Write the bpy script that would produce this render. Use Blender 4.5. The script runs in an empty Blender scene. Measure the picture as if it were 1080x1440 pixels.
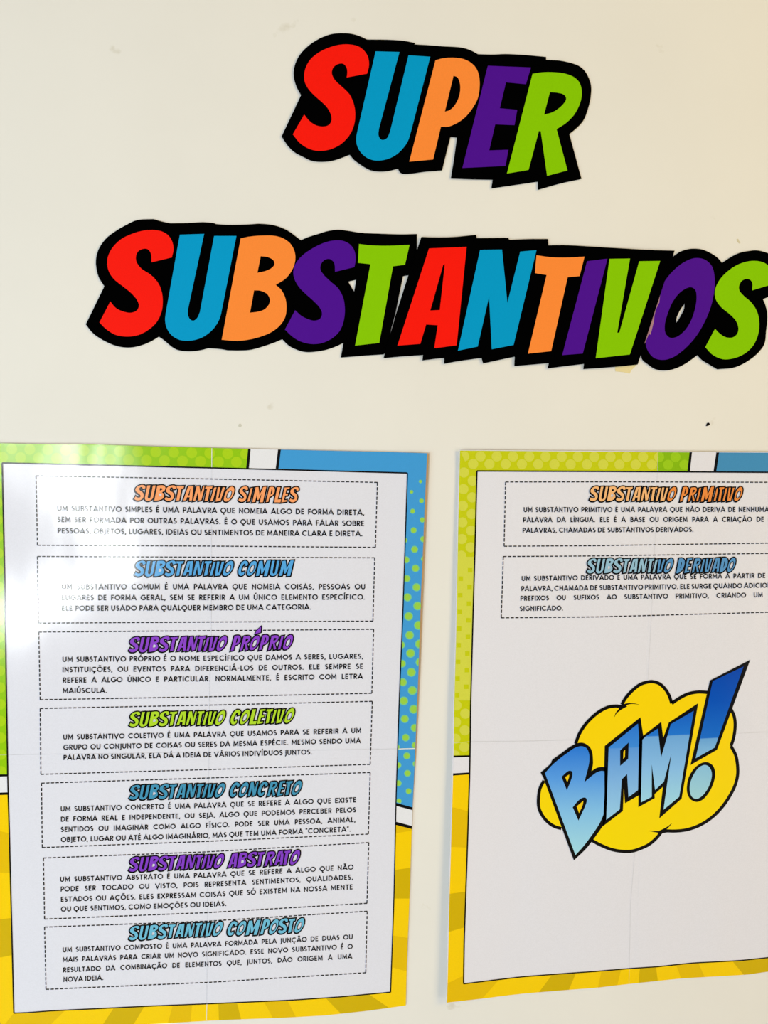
import bpy, math
from mathutils import Vector, Matrix
from mathutils.geometry import tessellate_polygon

# ------------------------------------------------------------------ camera
scene = bpy.context.scene
C = scene.collection
W, H = 1080.0, 1440.0
FPX = 1170.0                                   # focal length in pixels of a 1080 x 1440 frame
PITCH, YAW, ROLL = math.radians(-7.0), math.radians(-6.0), math.radians(1.5)
CAM = Vector((0.0, -0.80, 1.60))
cam_d = bpy.data.cameras.new('camera')
cam_d.sensor_fit = 'VERTICAL'; cam_d.sensor_height = 36.0
cam_d.lens = FPX / H * 36.0
cam_d.clip_start = 0.01
cam = bpy.data.objects.new('camera', cam_d); C.objects.link(cam)
# the camera looks along +Y at the wall (plane y = 0), turned a little left and down, slightly rolled
ROT = Matrix.Rotation(YAW, 3, 'Z') @ Matrix.Rotation(math.pi / 2 + PITCH, 3, 'X') @ Matrix.Rotation(ROLL, 3, 'Z')
cam.matrix_world = Matrix.Translation(CAM) @ ROT.to_4x4()
scene.camera = cam

# ------------------------------------------------------------------ light and exposure
scene.view_settings.view_transform = 'Standard'
scene.view_settings.look = 'None'
scene.view_settings.gamma = 1.0
scene.view_settings.exposure = 0.0
scene.view_settings.use_curve_mapping = False
scene.cycles.use_denoising = True
w = bpy.data.worlds.new('world'); scene.world = w; w.use_nodes = True
w.node_tree.nodes['Background'].inputs[0].default_value = (1.0, 0.98, 0.98, 1)
w.node_tree.nodes['Background'].inputs[1].default_value = 0.24

def area(name, loc, target, size, power, colour, sy=None):
    d = bpy.data.lights.new(name, 'AREA'); d.energy = power; d.color = colour
    d.shape = 'RECTANGLE'; d.size = size; d.size_y = sy or size
    o = bpy.data.objects.new(name, d); C.objects.link(o)
    o.location = loc
    o.rotation_euler = (Vector(target) - Vector(loc)).to_track_quat('-Z', 'Y').to_euler()
    return o
area('window_light', (-2.4, -1.9, 0.3), (-0.3, 0, 1.1), 1.4, 33, (0.60, 0.93, 1.0))
area('lamp_light', (2.6, -2.0, 0.3), (0.2, 0, 1.2), 1.4, 30, (1.0, 0.86, 0.76))
area('overhead_fill', (2.0, -1.5, 2.5), (0.7, 0, 1.9), 1.0, 24, (1.0, 0.69, 0.10))  # unseen warm light added to tint the wall's upper right
area('overhead_fill', (-0.6, -2.6, 2.95), (0.1, 0, 1.4), 1.6, 7, (1.0, 0.98, 1.0))  # unseen overhead light, added as soft ambient fill
# unseen lights, added and shaped for the glare streaks on the left poster
def glare_strip(name, a, b, width, radiance):
    a, b = Vector(a), Vector(b); d = bpy.data.lights.new(name, 'AREA'); d.shape = 'RECTANGLE'
    L = (b-a).length; d.size = L; d.size_y = width; d.energy = radiance*math.pi*L*width; d.color = (0.92, 0.98, 1.0)
    o = bpy.data.objects.new(name, d); C.objects.link(o)
    zax = Vector((0, -1, 0)); xax = (b-a).normalized(); yax = zax.cross(xax)
    m = Matrix((xax, yax, zax)).transposed().to_4x4(); m.translation = (a+b)/2; o.matrix_world = m
glare_strip('glare_light', (-1.08, -2.0, 1.47), (-0.85, -2.0, 1.43), 0.07, 130)
glare_strip('glare_light', (-0.78, -2.0, 1.40), (-0.54, -2.0, 1.03), 0.10, 52)
glare_strip('glare_light', (-1.02, -2.0, 0.85), (-0.66, -2.0, 1.03), 0.035, 150)

# ------------------------------------------------------------------ helpers
def srgb(c):
    c = c / 255.0
    return c / 12.92 if c <= 0.04045 else ((c + 0.055) / 1.055) ** 2.4
GAIN = 1.0
def lin(c, gain=GAIN):
    return tuple(min(0.97, srgb(v) * gain) for v in c) + (1.0,)

_mats = {}
def bump_nodes(nt, b, strength=0.16):
    """shallow buckling of laminated paper, shared by everything printed on it"""
    g = nt.nodes.new('ShaderNodeNewGeometry')
    mp = nt.nodes.new('ShaderNodeMapping'); mp.inputs['Rotation'].default_value = (0, math.radians(-38), 0)
    mp.inputs['Scale'].default_value = (16, 1, 5)
    n = nt.nodes.new('ShaderNodeTexNoise'); n.inputs['Scale'].default_value = 1.0; n.inputs['Detail'].default_value = 1.5
    bp = nt.nodes.new('ShaderNodeBump'); bp.inputs['Strength'].default_value = strength; bp.inputs['Distance'].default_value = 0.01
    nt.links.new(g.outputs['Position'], mp.inputs['Vector']); nt.links.new(mp.outputs[0], n.inputs['Vector'])
    nt.links.new(n.outputs['Fac'], bp.inputs['Height']); nt.links.new(bp.outputs[0], b.inputs['Normal'])

def mat(name, colour, rough=0.13, spec=0.3, bump=True, grain=True, stren=0.16):
    if name in _mats: return _mats[name]
    m = bpy.data.materials.new(name); m.use_nodes = True
    nt = m.node_tree; b = nt.nodes['Principled BSDF']
    b.inputs['Base Color'].default_value = lin(colour)
    b.inputs['Roughness'].default_value = rough
    b.inputs['Specular IOR Level'].default_value = spec
    if grain:                                   # faint ink mottling
        n = nt.nodes.new('ShaderNodeTexNoise'); n.inputs['Scale'].default_value = 900; n.inputs['Detail'].default_value = 2
        g = nt.nodes.new('ShaderNodeNewGeometry'); mx = nt.nodes.new('ShaderNodeMixRGB'); mx.blend_type = 'MULTIPLY'
        r = nt.nodes.new('ShaderNodeMapRange'); r.inputs[3].default_value = 0.94; r.inputs[4].default_value = 1.05
        nt.links.new(g.outputs['Position'], n.inputs['Vector']); nt.links.new(n.outputs['Fac'], r.inputs[0])
        mx.inputs[0].default_value = 1; mx.inputs[1].default_value = lin(colour)
        nt.links.new(r.outputs[0], mx.inputs[2]); nt.links.new(mx.outputs[0], b.inputs['Base Color'])
    if bump: bump_nodes(nt, b, stren)
    _mats[name] = m
    return m

def ramp_mat(name, attr, stops, rough=0.13, spec=0.3):
    """printed gradient: colour ramp driven by a value stored on the vertices (0 = top of the print)"""
    m = bpy.data.materials.new(name); m.use_nodes = True
    nt = m.node_tree; b = nt.nodes['Principled BSDF']
    a = nt.nodes.new('ShaderNodeAttribute'); a.attribute_name = attr
    cr = nt.nodes.new('ShaderNodeValToRGB')
    while len(cr.color_ramp.elements) < len(stops): cr.color_ramp.elements.new(0.5)
    for e, (p, c) in zip(cr.color_ramp.elements, stops): e.position = p; e.color = lin(c)
    nt.links.new(a.outputs['Fac'], cr.inputs[0]); nt.links.new(cr.outputs[0], b.inputs['Base Color'])
    b.inputs['Roughness'].default_value = rough; b.inputs['Specular IOR Level'].default_value = spec
    bump_nodes(nt, b)
    return m

LAYER = 1.0e-4
def ray(px, py):
    d = Vector(((px - W / 2) / FPX, -(py - H / 2) / FPX, -1.0))
    return ROT @ d
def P(px, py, surf, layer=0.0):
    """point of a surface standing off the wall (y = 0) that the photograph shows at this pixel"""
    d = ray(px, py); off = 0.001
    for _ in range(5):
        t = (-off - CAM.y) / d.y
        p = CAM + d * t
        off = surf(p.x, p.z) + layer * LAYER
    return Vector((p.x, -off, p.z))
def wallxz(px, py):
    p = P(px, py, lambda x, z: 0.0); return p.x, p.z

def thing(name, label, cat, loc, group=None):
    o = bpy.data.objects.new(name, None); C.objects.link(o)
    o.empty_display_size = 0.05; o.location = loc; o['label'] = label; o['category'] = cat
    if group: o['group'] = group
    return o

class MB:
    def __init__(s, surf): s.v = []; s.f = []; s.surf = surf; s.vals = []
    def pt(s, x, y, l): s.v.append(P(x, y, s.surf, l)); s.vals.append((x, y)); return len(s.v) - 1
    def poly(s, loops, l):
        """filled polygon, first loop the outline, the others holes"""
        base = [s.pt(x, y, l) for lp in loops for (x, y) in lp]
        tris = tessellate_polygon([[Vector((x, y, 0)) for x, y in lp] for lp in loops])
        flat = [q for lp in loops for q in lp]
        for a, b, c in tris:
            A, B, D = flat[a], flat[b], flat[c]
            cr = (B[0]-A[0])*(D[1]-A[1]) - (B[1]-A[1])*(D[0]-A[0])
            if abs(cr) < 1e-9: continue
            s.f.append((base[a], base[c], base[b]) if cr > 0 else (base[a], base[b], base[c]))
    def quad(s, q, l, n=1, m=1):
        """q = four px corners TL TR BR BL, subdivided"""
        g = []
        for j in range(m + 1):
            v = j / m; row = []
            for i in range(n + 1):
                u = i / n
                x = (q[0][0]*(1-u)+q[1][0]*u)*(1-v) + (q[3][0]*(1-u)+q[2][0]*u)*v
                y = (q[0][1]*(1-u)+q[1][1]*u)*(1-v) + (q[3][1]*(1-u)+q[2][1]*u)*v
                row.append(s.pt(x, y, l))
            g.append(row)
        for j in range(m):
            for i in range(n):
                s.f.append((g[j][i], g[j+1][i], g[j+1][i+1], g[j][i+1]))
    def strip(s, pts, wd, l, closed=False, taper=None):
        n = len(pts)
        if n < 2: return
        L = []; R = []
        for i in range(n):
            p = pts[i]
            a = pts[(i-1) % n] if (closed or i > 0) else None
            b = pts[(i+1) % n] if (closed or i < n-1) else None
            d1 = nrm(p[0]-a[0], p[1]-a[1]) if a else None
            d2 = nrm(b[0]-p[0], b[1]-p[1]) if b else None
            if d1 is None: d1 = d2
            if d2 is None: d2 = d1
            nx, ny = -(d1[1]+d2[1]), d1[0]+d2[0]
            k = math.hypot(nx, ny)
            if k < 1e-6: nx, ny, k = -d1[1], d1[0], 1
            nx /= k; ny /= k
            cosv = max(0.4, nx*-d1[1] + ny*d1[0])
            ww = wd * 0.5 / cosv * (taper[i] if taper else 1)
            L.append(s.pt(p[0]+nx*ww, p[1]+ny*ww, l)); R.append(s.pt(p[0]-nx*ww, p[1]-ny*ww, l))
        for i in range(n if closed else n-1):
            j = (i+1) % n
            s.f.append((L[i], L[j], R[j], R[i]))
    def build(s, name, m, parent, label=None, attr=None, kind=None):
        me = bpy.data.meshes.new(name)
        off = parent.location if parent and parent.parent is None else (parent.parent.location if parent else Vector((0,0,0)))
        me.from_pydata([v - off for v in s.v], [], s.f)
        me.materials.append(m)
        if attr:
            at = me.attributes.new(attr[0], 'FLOAT', 'POINT')
            for i, (x, y) in enumerate(s.vals): at.data[i].value = attr[1](x, y)
        me.update()
        o = bpy.data.objects.new(name, me); C.objects.link(o); o.parent = parent
        if label: o['label'] = label
        if kind: o['kind'] = kind
        return o

def nrm(x, y):
    k = math.hypot(x, y) or 1e-9
    return (x/k, y/k)

def smooth(txt, org=(0, 0), sc=4.5, closed=True, seg=5):
    """'x,y' = point on a curve, 'x,yc' = corner; centripetal Catmull-Rom between corners"""
    pts = []; cor = []
    for tk in txt.split():
        if tk.startswith('@'):                          # switch of tracing origin: @ox,oy,scale
            ox, oy, q = map(float, tk[1:].split(',')); org = (ox, oy); sc = q; continue
        c = tk.endswith('c'); a, b = tk.rstrip('c').split(',')
        pts.append((org[0] + float(a)/sc, org[1] + float(b)/sc)); cor.append(c)
    n = len(pts)
    if all(cor): return pts
    out = []
    rng = range(n) if closed else range(n-1)
    for i in rng:
        p1, p2 = pts[i], pts[(i+1) % n]
        if cor[i] and cor[(i+1) % n]: out.append(p1); continue
        p0 = pts[i-1] if (not cor[i] and (closed or i > 0)) else (2*p1[0]-p2[0], 2*p1[1]-p2[1])
        j = (i+1) % n
        p3 = pts[(i+2) % n] if (not cor[j] and (closed or i+2 < n)) else (2*p2[0]-p1[0], 2*p2[1]-p1[1])
        t0 = 0.0
        t1 = t0 + max(1e-4, math.dist(p0, p1))**0.5; t2 = t1 + max(1e-4, math.dist(p1, p2))**0.5; t3 = t2 + max(1e-4, math.dist(p2, p3))**0.5
        for k in range(seg):
            t = t1 + (t2-t1)*k/seg
            r = []
            for d in (0, 1):
                A1 = (t1-t)/(t1-t0)*p0[d] + (t-t0)/(t1-t0)*p1[d]
                A2 = (t2-t)/(t2-t1)*p1[d] + (t-t1)/(t2-t1)*p2[d]
                A3 = (t3-t)/(t3-t2)*p2[d] + (t-t2)/(t3-t2)*p3[d]
                B1 = (t2-t)/(t2-t0)*A1 + (t-t0)/(t2-t0)*A2
                B2 = (t3-t)/(t3-t1)*A2 + (t-t1)/(t3-t1)*A3
                r.append((t2-t)/(t2-t1)*B1 + (t-t1)/(t2-t1)*B2)
            out.append(tuple(r))
    if not closed: out.append(pts[-1])
    return out

def interp(pts, v, axis):
    """value of the other axis along a polyline, extrapolated at the ends"""
    o = 1 - axis
    for i in range(len(pts)-1):
        if v <= pts[i+1][axis] or i == len(pts)-2:
            a, b = pts[i], pts[i+1]
            t = (v-a[axis]) / (b[axis]-a[axis])
            return a[o] + (b[o]-a[o])*t

# ------------------------------------------------------------------ the wall and floor
def box(name, lo, hi, m, kind='structure'):
    x0, y0, z0 = lo; x1, y1, z1 = hi
    v = [(x0,y0,z0),(x1,y0,z0),(x1,y1,z0),(x0,y1,z0),(x0,y0,z1),(x1,y0,z1),(x1,y1,z1),(x0,y1,z1)]
    f = [(0,3,2,1),(4,5,6,7),(0,1,5,4),(1,2,6,5),(2,3,7,6),(3,0,4,7)]
    me = bpy.data.meshes.new(name); me.from_pydata(v, [], f); me.materials.append(m)
    o = bpy.data.objects.new(name, me); C.objects.link(o); o['kind'] = kind
    return o

def wall_material():
    m = bpy.data.materials.new('cream_painted_wall'); m.use_nodes = True
    nt = m.node_tree; b = nt.nodes['Principled BSDF']; N = nt.nodes.new; L = nt.links.new
    b.inputs['Roughness'].default_value = 0.65; b.inputs['Specular IOR Level'].default_value = 0.2
    g = N('ShaderNodeNewGeometry')
    n1 = N('ShaderNodeTexNoise'); n1.inputs['Scale'].default_value = 7; n1.inputs['Detail'].default_value = 3
    L(g.outputs['Position'], n1.inputs['Vector'])
    cr = N('ShaderNodeValToRGB'); cr.color_ramp.elements[0].position = 0.3; cr.color_ramp.elements[1].position = 0.7
    cr.color_ramp.elements[0].color = lin((231, 228, 224)); cr.color_ramp.elements[1].color = lin((234, 231, 227))
    L(n1.outputs['Fac'], cr.inputs[0])
    # sparse faint scuffs
    n2 = N('ShaderNodeTexNoise'); n2.inputs['Scale'].default_value = 26; n2.inputs['Detail'].default_value = 5
    L(g.outputs['Position'], n2.inputs['Vector'])
    mr = N('ShaderNodeMapRange'); mr.inputs[1].default_value = 0.70; mr.inputs[2].default_value = 0.82
    L(n2.outputs['Fac'], mr.inputs[0])
    mx = N('ShaderNodeMixRGB'); mx.inputs[2].default_value = lin((196, 188, 168))
    L(mr.outputs[0], mx.inputs[0]); L(cr.outputs[0], mx.inputs[1]); L(mx.outputs[0], b.inputs['Base Color'])
    n3 = N('ShaderNodeTexNoise'); n3.inputs['Scale'].default_value = 60; n3.inputs['Detail'].default_value = 4
    L(g.outputs['Position'], n3.inputs['Vector'])
    bp = N('ShaderNodeBump'); bp.inputs['Strength'].default_value = 0.06; bp.inputs['Distance'].default_value = 0.002
    L(n3.outputs['Fac'], bp.inputs['Height']); L(bp.outputs[0], b.inputs['Normal'])
    return m
wall = box('wall_back', (-3.0, 0.0, 0.0), (3.0, 0.12, 3.0), wall_material())
box('floor', (-3.0, -4.0, -0.1), (3.0, 0.12, 0.0), mat('floor_tile', (176, 170, 160), 0.5, 0.3, False))
WALL = lambda x, z: 0.0

# ------------------------------------------------------------------ colours
RED = mat('print_red', (250, 25, 10), 0.5, 0.05, False)
BLUE = mat('print_blue', (0, 154, 210), 0.5, 0.05, False)
ORANGE = mat('print_orange', (255, 140, 58), 0.5, 0.05, False)
PURPLE = mat('print_purple', (78, 14, 150), 0.5, 0.05, False)
GREEN = mat('print_green', (136, 200, 0), 0.5, 0.05, False)
BLACKC = mat('black_cutout_paper', (2, 2, 2), 0.6, 0.0, False, False)
INK = mat('black_ink', (3, 3, 5), 0.13, 0.3)
TEXTINK = mat('text_ink', (10, 10, 16), 0.13, 0.3)
PAPER = mat('white_poster_paper', (226, 226, 240), 0.13, 0.3)
PAPER_R = mat('white_poster_paper_warm', (229, 228, 240), 0.13, 0.3)
EDGE = mat('paper_edge', (205, 205, 212), 0.5, 0.2)
MARGIN = mat('unprinted_margin', (236, 236, 226), 0.4, 0.2)

# ------------------------------------------------------------------ the lettering traced off the photograph
S1 = [smooth("203,603c 134,735c 180,780 240,815 310,825 380,815 440,785 495,735 528,665 535,600 528,540 505,485 460,435 400,395 370,355 365,320 380,285 410,270 440,272 460,300 464,355c 592,324c 603,275 595,225 570,185 530,160 470,150 410,155 340,175 270,210 215,265 188,320 184,370 195,415 225,460 280,505 330,545 370,590 384,630 370,660 335,674 290,668 240,645", (110, 290))]
U1 = [smooth("643,180c 797,175c 695,650c 695,690 710,718 730,724 752,708 770,670c 860,188c 1001,188c 912,640c 895,710 860,770 810,815 760,840 700,851 640,845 590,815 560,770 550,720 555,670c", (110, 290))]
B1 = [smooth("173,204c 230,192 310,186 390,188 445,205 490,240 515,290 518,345 500,400 460,455 395,498c 430,530 455,580 463,640 455,700 425,750 370,795 300,825 220,845 140,852 53,845c", (300, 290)),
      smooth("300,316c 345,322 380,342 387,368 370,390 330,410 279,421c", (300, 290)),
      smooth("258,532c 300,535 340,555 358,590 350,625 320,655 280,668 232,674c", (300, 290))]
S2 = [smooth("518,658c 453,780c 500,825 550,855 620,872 690,865 760,830 805,780 828,710 832,640 822,580 790,520 740,475 695,430 677,395 685,360 710,337 740,335 765,360 770,415c 893,385c 901,330 890,275 860,238 815,218 760,217 700,232 630,265 560,315 520,365 506,415 515,465 545,515 590,560 640,605 675,645 688,680 675,712 640,724 600,715 555,692", (300, 290))]
T1 = [smooth("157,194c 240,203 350,205 477,199c 448,325c 372,335c 285,820c 132,837c 229,322c 150,313c", (470, 300))]
A1 = [smooth("600,222c 838,212c 775,835c 633,854c 655,708c 582,703c 545,826c 400,837c", (470, 300)),
      smooth("700,322c 668,612c 608,615c 690,325c", (470, 300))]
N1 = [smooth("158,186c 297,184c 331,522c 412,197c 515,188c 370,788c 232,815c 215,482c 143,798c 18,824c", (640, 310))]
T2 = [smooth("515,220c 600,232 700,235 819,229c 788,352c 712,360c 608,827c 461,843c 579,345c 505,333c", (640, 310))]
I1 = [smooth("835,258c 964,242c 808,842c 678,852c", (640, 310))]
V1 = [smooth("77,243c 207,241c 126,710c 139,711c 265,258c 398,256c 206,848c -10,872c", (840, 310))]
O1 = [smooth("620,238 680,248 725,290 742,360 740,440 720,540 680,640 620,740 550,815 480,865 420,882 360,870 320,825 305,770 320,680 350,560 390,450 440,365 500,300 560,258", (840, 310)),
      smooth("590,422 620,440 628,490 618,560 590,640 550,700 500,738 460,742 432,715 427,660 445,590 480,510 530,450", (840, 310))]
S3 = [smooth("745,685c 683,802c 730,850 790,877 850,875 920,850 980,800 1015,730 1025,650 1012,580 975,520 930,480 900,445 897,415 915,382 945,370 970,378 982,405 978,443c 1100,406c 1108,350 1098,305 1060,270 1005,256 940,262 870,290 800,345 760,400 743,455 750,500 785,550 840,595 880,640 893,690 880,725 850,742 810,738 770,712", (840, 310))]
SA = [smooth("215,590c 143,715c 190,772 250,808 310,820 380,810 450,775 505,715 532,650 538,580 528,520 500,460 455,415 410,372 390,330 398,295 425,272 460,268 482,290 488,320 484,355c 613,331c 625,280 620,230 598,190 560,160 510,147 450,147 390,160 320,190 260,235 228,285 215,335 218,380 240,425 275,465 320,505 360,545 384,590 388,625 372,655 335,666 290,658 250,632", (380, 30))]
UA = [smooth("667,190c 818,194c 688,680c 685,720 697,745 715,751 740,738 758,700c 875,215c 1013,224c 890,700c 870,760 830,815 780,855 720,877 660,880 610,862 570,825 548,780 545,735 555,680c", (380, 30))]
PA = [smooth("56,156c 110,143 170,140 230,148 280,172 315,210 333,265 334,340 322,400 290,460 245,515 190,555 135,577 90,578c 41,784c -110,798c", (600, 50)),
      smooth("170,254c 195,265 210,300 212,350 200,400 175,445 145,472 115,482c", (600, 50))]
EA = [smooth("387,191c 660,202c 628,308c 502,296c 463,460c 573,470c 556,567c 434,562c 396,727c 517,723c 499,825c 226,838c", (600, 50))]
RA = [smooth("670,242c 730,233 800,232 870,240 930,262 965,295 981,345 978,400 962,450 930,505 880,555 822,592c 891,853c 762,888c 722,606c 710,604c 645,850c 508,873c", (600, 50)),
      smooth("780,358c 830,362 870,375 883,400 868,430 830,465 790,488 743,500c", (600, 50))]

OUT_SUPER = smooth("72,728c 195,467c 165,410 148,340 155,280 185,215 230,165 275,130 330,100 390,80 450,75 515,79 570,95 612,115c 760,117 850,124 917,137c 912,146c @600,50,4.5 0,60c 100,68 220,76 275,92 325,118c 420,120 500,117 620,123 755,135c 756,155c 830,157 900,170 965,193 1005,230 1038,305 1040,370 1025,450 993,535 960,575 903,624c 980,907c 850,935 705,976c 704,924c 560,945c 410,967c 418,912c 300,910 153,905c 175,770c 192,645c 150,641c 125,740c 97,853c 0,860c @380,30,4.5 860,965 825,958 808,932c 750,946 690,950 630,940 570,905 530,875 503,843c 440,868 370,886 270,884 210,858 150,825 110,785", (380, 30))
OUT_SUBST = [smooth("48,747c 165,507c 130,450 113,380 113,330 130,270 175,205 240,155 310,115 370,88 475,81c 530,97 580,108c 700,106 790,101 860,107c 870,113c 950,118 @300,290,4.5 225,115 290,111 370,118 430,135 480,160 520,190 553,215c 600,195 665,175 720,158 790,149 860,157 @470,300,4.5 165,123 315,130c 420,133 523,131c 522,240c 510,384c 435,398c 385,640c 360,730c 335,870c 312,893c 200,900c 42,913c 58,820c @300,290,4.5 823,865c 770,890 700,912 585,923 520,905 475,880 436,842c 380,865 240,908 160,913 90,912c @110,290,4.5 905,905 825,898c 770,912 700,918 630,910 590,888 545,850 510,825c 460,855 400,880 330,894 255,888 180,860 110,818 80,790", (110, 290)),
             smooth("853,477c 904,465c 891,543c", (300, 290))]
OUT_ANTIV = [smooth("552,149c 620,152 750,150 897,136c 902,157c @640,310,4.5 335,110c 343,123c 460,118 587,117c 590,157c 690,156 830,163 940,170c @840,310,4.5 180,178 320,186 489,191c 255,912c 130,925 0,935 @640,310,4.5 812,941c 816,908c 700,922 585,937c 594,903c 480,913 375,922c 378,862c 270,885 177,905c 168,870c 80,882 0,894 @470,300,4.5 695,953c 697,915c 630,922 558,931c 562,897c 440,905 312,917c 390,640c 470,390c", (470, 300))]
OUT_OS = [smooth("480,228c 520,200 560,185 600,179 665,184 740,220 770,245 790,269c 840,235 900,205 960,193 1010,189 1060,200 1100,216 1150,255 1172,320 1165,400 1140,462c 1048,498c 1065,540 1075,590 1075,640 1068,700 1058,780 1020,835 960,885 870,930 760,942c 715,915 660,880 634,852c 560,905 500,935 440,949 370,942 320,910 285,880 277,850c 275,700c 330,520c 400,350c", (840, 310)),
          smooth("553,525c 550,560 525,610 500,650c 500,625 520,575", (840, 310))]

def cutout(label, loops, letters, surf, cat='wall lettering'):
    xs = [p[0] for p in loops[0]]; ys = [p[1] for p in loops[0]]
    base = P(sum(xs)/len(xs), max(ys), WALL)
    t = thing('letter_cutout', label, cat, base, 'cut-out title lettering on the wall')
    mb = MB(surf); mb.poly(loops, 0)
    # paper thickness: front face plus rim down to a back face
    n0 = len(mb.v); back = [v + Vector((0, 0.0006, 0)) for v in mb.v]
    mb.v += back; mb.vals += mb.vals[:n0]
    fr = list(mb.f); mb.f += [tuple(reversed([i + n0 for i in f])) for f in fr]
    k = 0
    for lp in loops:
        n = len(lp)
        for i in range(n):
            a, b = k+i, k+(i+1) % n
            mb.f.append((a, b, b+n0, a+n0))
        k += n
    mb.build('black_backing', BLACKC, t)
    for nm, lp, m in letters:
        q = MB(surf); q.poly(lp, 1.0); q.build('letter', m, t, nm)
    return t

bow = lambda cx, k, base: (lambda x, z: base + k*(x-cx)**2)
cut_s = lambda x, z: 0.0014
cutout('black-edged paper cutout reading SUPER in red, blue, orange, purple and green, above the longer title', [OUT_SUPER],
       [('red letter S', SA, RED), ('blue letter U', UA, BLUE), ('orange letter P', PA, ORANGE), ('purple letter E', EA, PURPLE), ('green letter R', RA, GREEN)], cut_s)
cutout('black-edged paper cutout with the letters SUBST, left piece of the long title', OUT_SUBST,
       [('red letter S', S1, RED), ('blue letter U', U1, BLUE), ('orange letter B', B1, ORANGE), ('purple letter S', S2, PURPLE), ('green letter T', T1, GREEN)], lambda x, z: 0.0011)
cutout('black-edged paper cutout with the letters ANTIV, middle piece of the long title', OUT_ANTIV,
       [('red letter A', A1, RED), ('blue letter N', N1, BLUE), ('orange letter T', T2, ORANGE), ('purple letter I', I1, PURPLE), ('green letter V', V1, GREEN)], lambda x, z: 0.0021)
t_os = cutout('black-edged paper cutout with the letters OS, right end of the long title', OUT_OS,
       [('purple letter O', O1, PURPLE), ('green letter S', S3, GREEN)], lambda x, z: 0.0013)
tm = MB(lambda x, z: 0.0013)
tm.poly([smooth("404,425c 398,470 392,520c 372,560c 362,600c 358,640c 345,690c 338,722c 325,720c 305,770c 290,792c 300,740c 335,640c 352,580c 380,500c", (840, 310))], 2.0)
tm.build('torn_edge', mat('torn_paper', (170, 128, 140), 0.9, 0.05), t_os, 'pinkish white torn paper fibre')

# tape scrap and speck
def scrap(name, label, cat, loops, m, th, org):
    cx = sum(p[0] for p in loops[0])/len(loops[0]); cy = max(p[1] for p in loops[0])
    base = P(cx, cy, WALL)
    mb = MB(lambda x, z: th); mb.poly(loops, 0)
    n0 = len(mb.v); mb.v += [Vector((v.x, 0.0, v.z)) for v in mb.v]; mb.vals += mb.vals
    k = 0
    for lp in loops:
        for i in range(len(lp)):
            a, b = k+i, k+(i+1) % len(lp); mb.f.append((a, b, b+n0, a+n0))
        k += len(lp)
    me = bpy.data.meshes.new(name); me.from_pydata([v-base for v in mb.v], [], mb.f); me.materials.append(m)
    o = bpy.data.objects.new(name, me); C.objects.link(o); o.location = base
    o['label'] = label; o['category'] = cat
    return o
scrap('tape_scrap', 'yellowed scrap of tape sticking out beneath the green letter V', 'tape',
      [smooth("225,225c 500,200c 470,240c 430,275c 410,318c 330,300c 230,290c", (840, 490), 9)], mat('yellowed_tape', (232, 216, 165), 0.4, 0.3, False), 0.0004, None)
scrap('wall_speck', 'tiny black speck alone on the wall above the right poster', 'speck',
      [smooth("465,310 472,285 495,262 518,275 520,292 500,308 480,314", (950, 570), 10.8)], mat('speck', (20, 14, 10), 0.8, 0.1, False), 0.0006, None)
scrap('wall_speck', 'small grey-brown pencil smudge above the last letter of the title', 'speck',
      [smooth("485,355 515,350 530,385 555,410 548,440 520,425 495,395", (1000, 310), 13.5)], mat('smudge', (212, 203, 176), 0.8, 0.1, False), 0.0002, None)
scrap('wall_speck', 'faint grey smudge on the wall just above the left poster', 'speck',
      [smooth("905,262c 912,258 918,266 912,272 906,270", (0, 500), 2.7)], mat('smudge_grey', (208, 205, 194), 0.8, 0.1, False), 0.0002, None)

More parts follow.
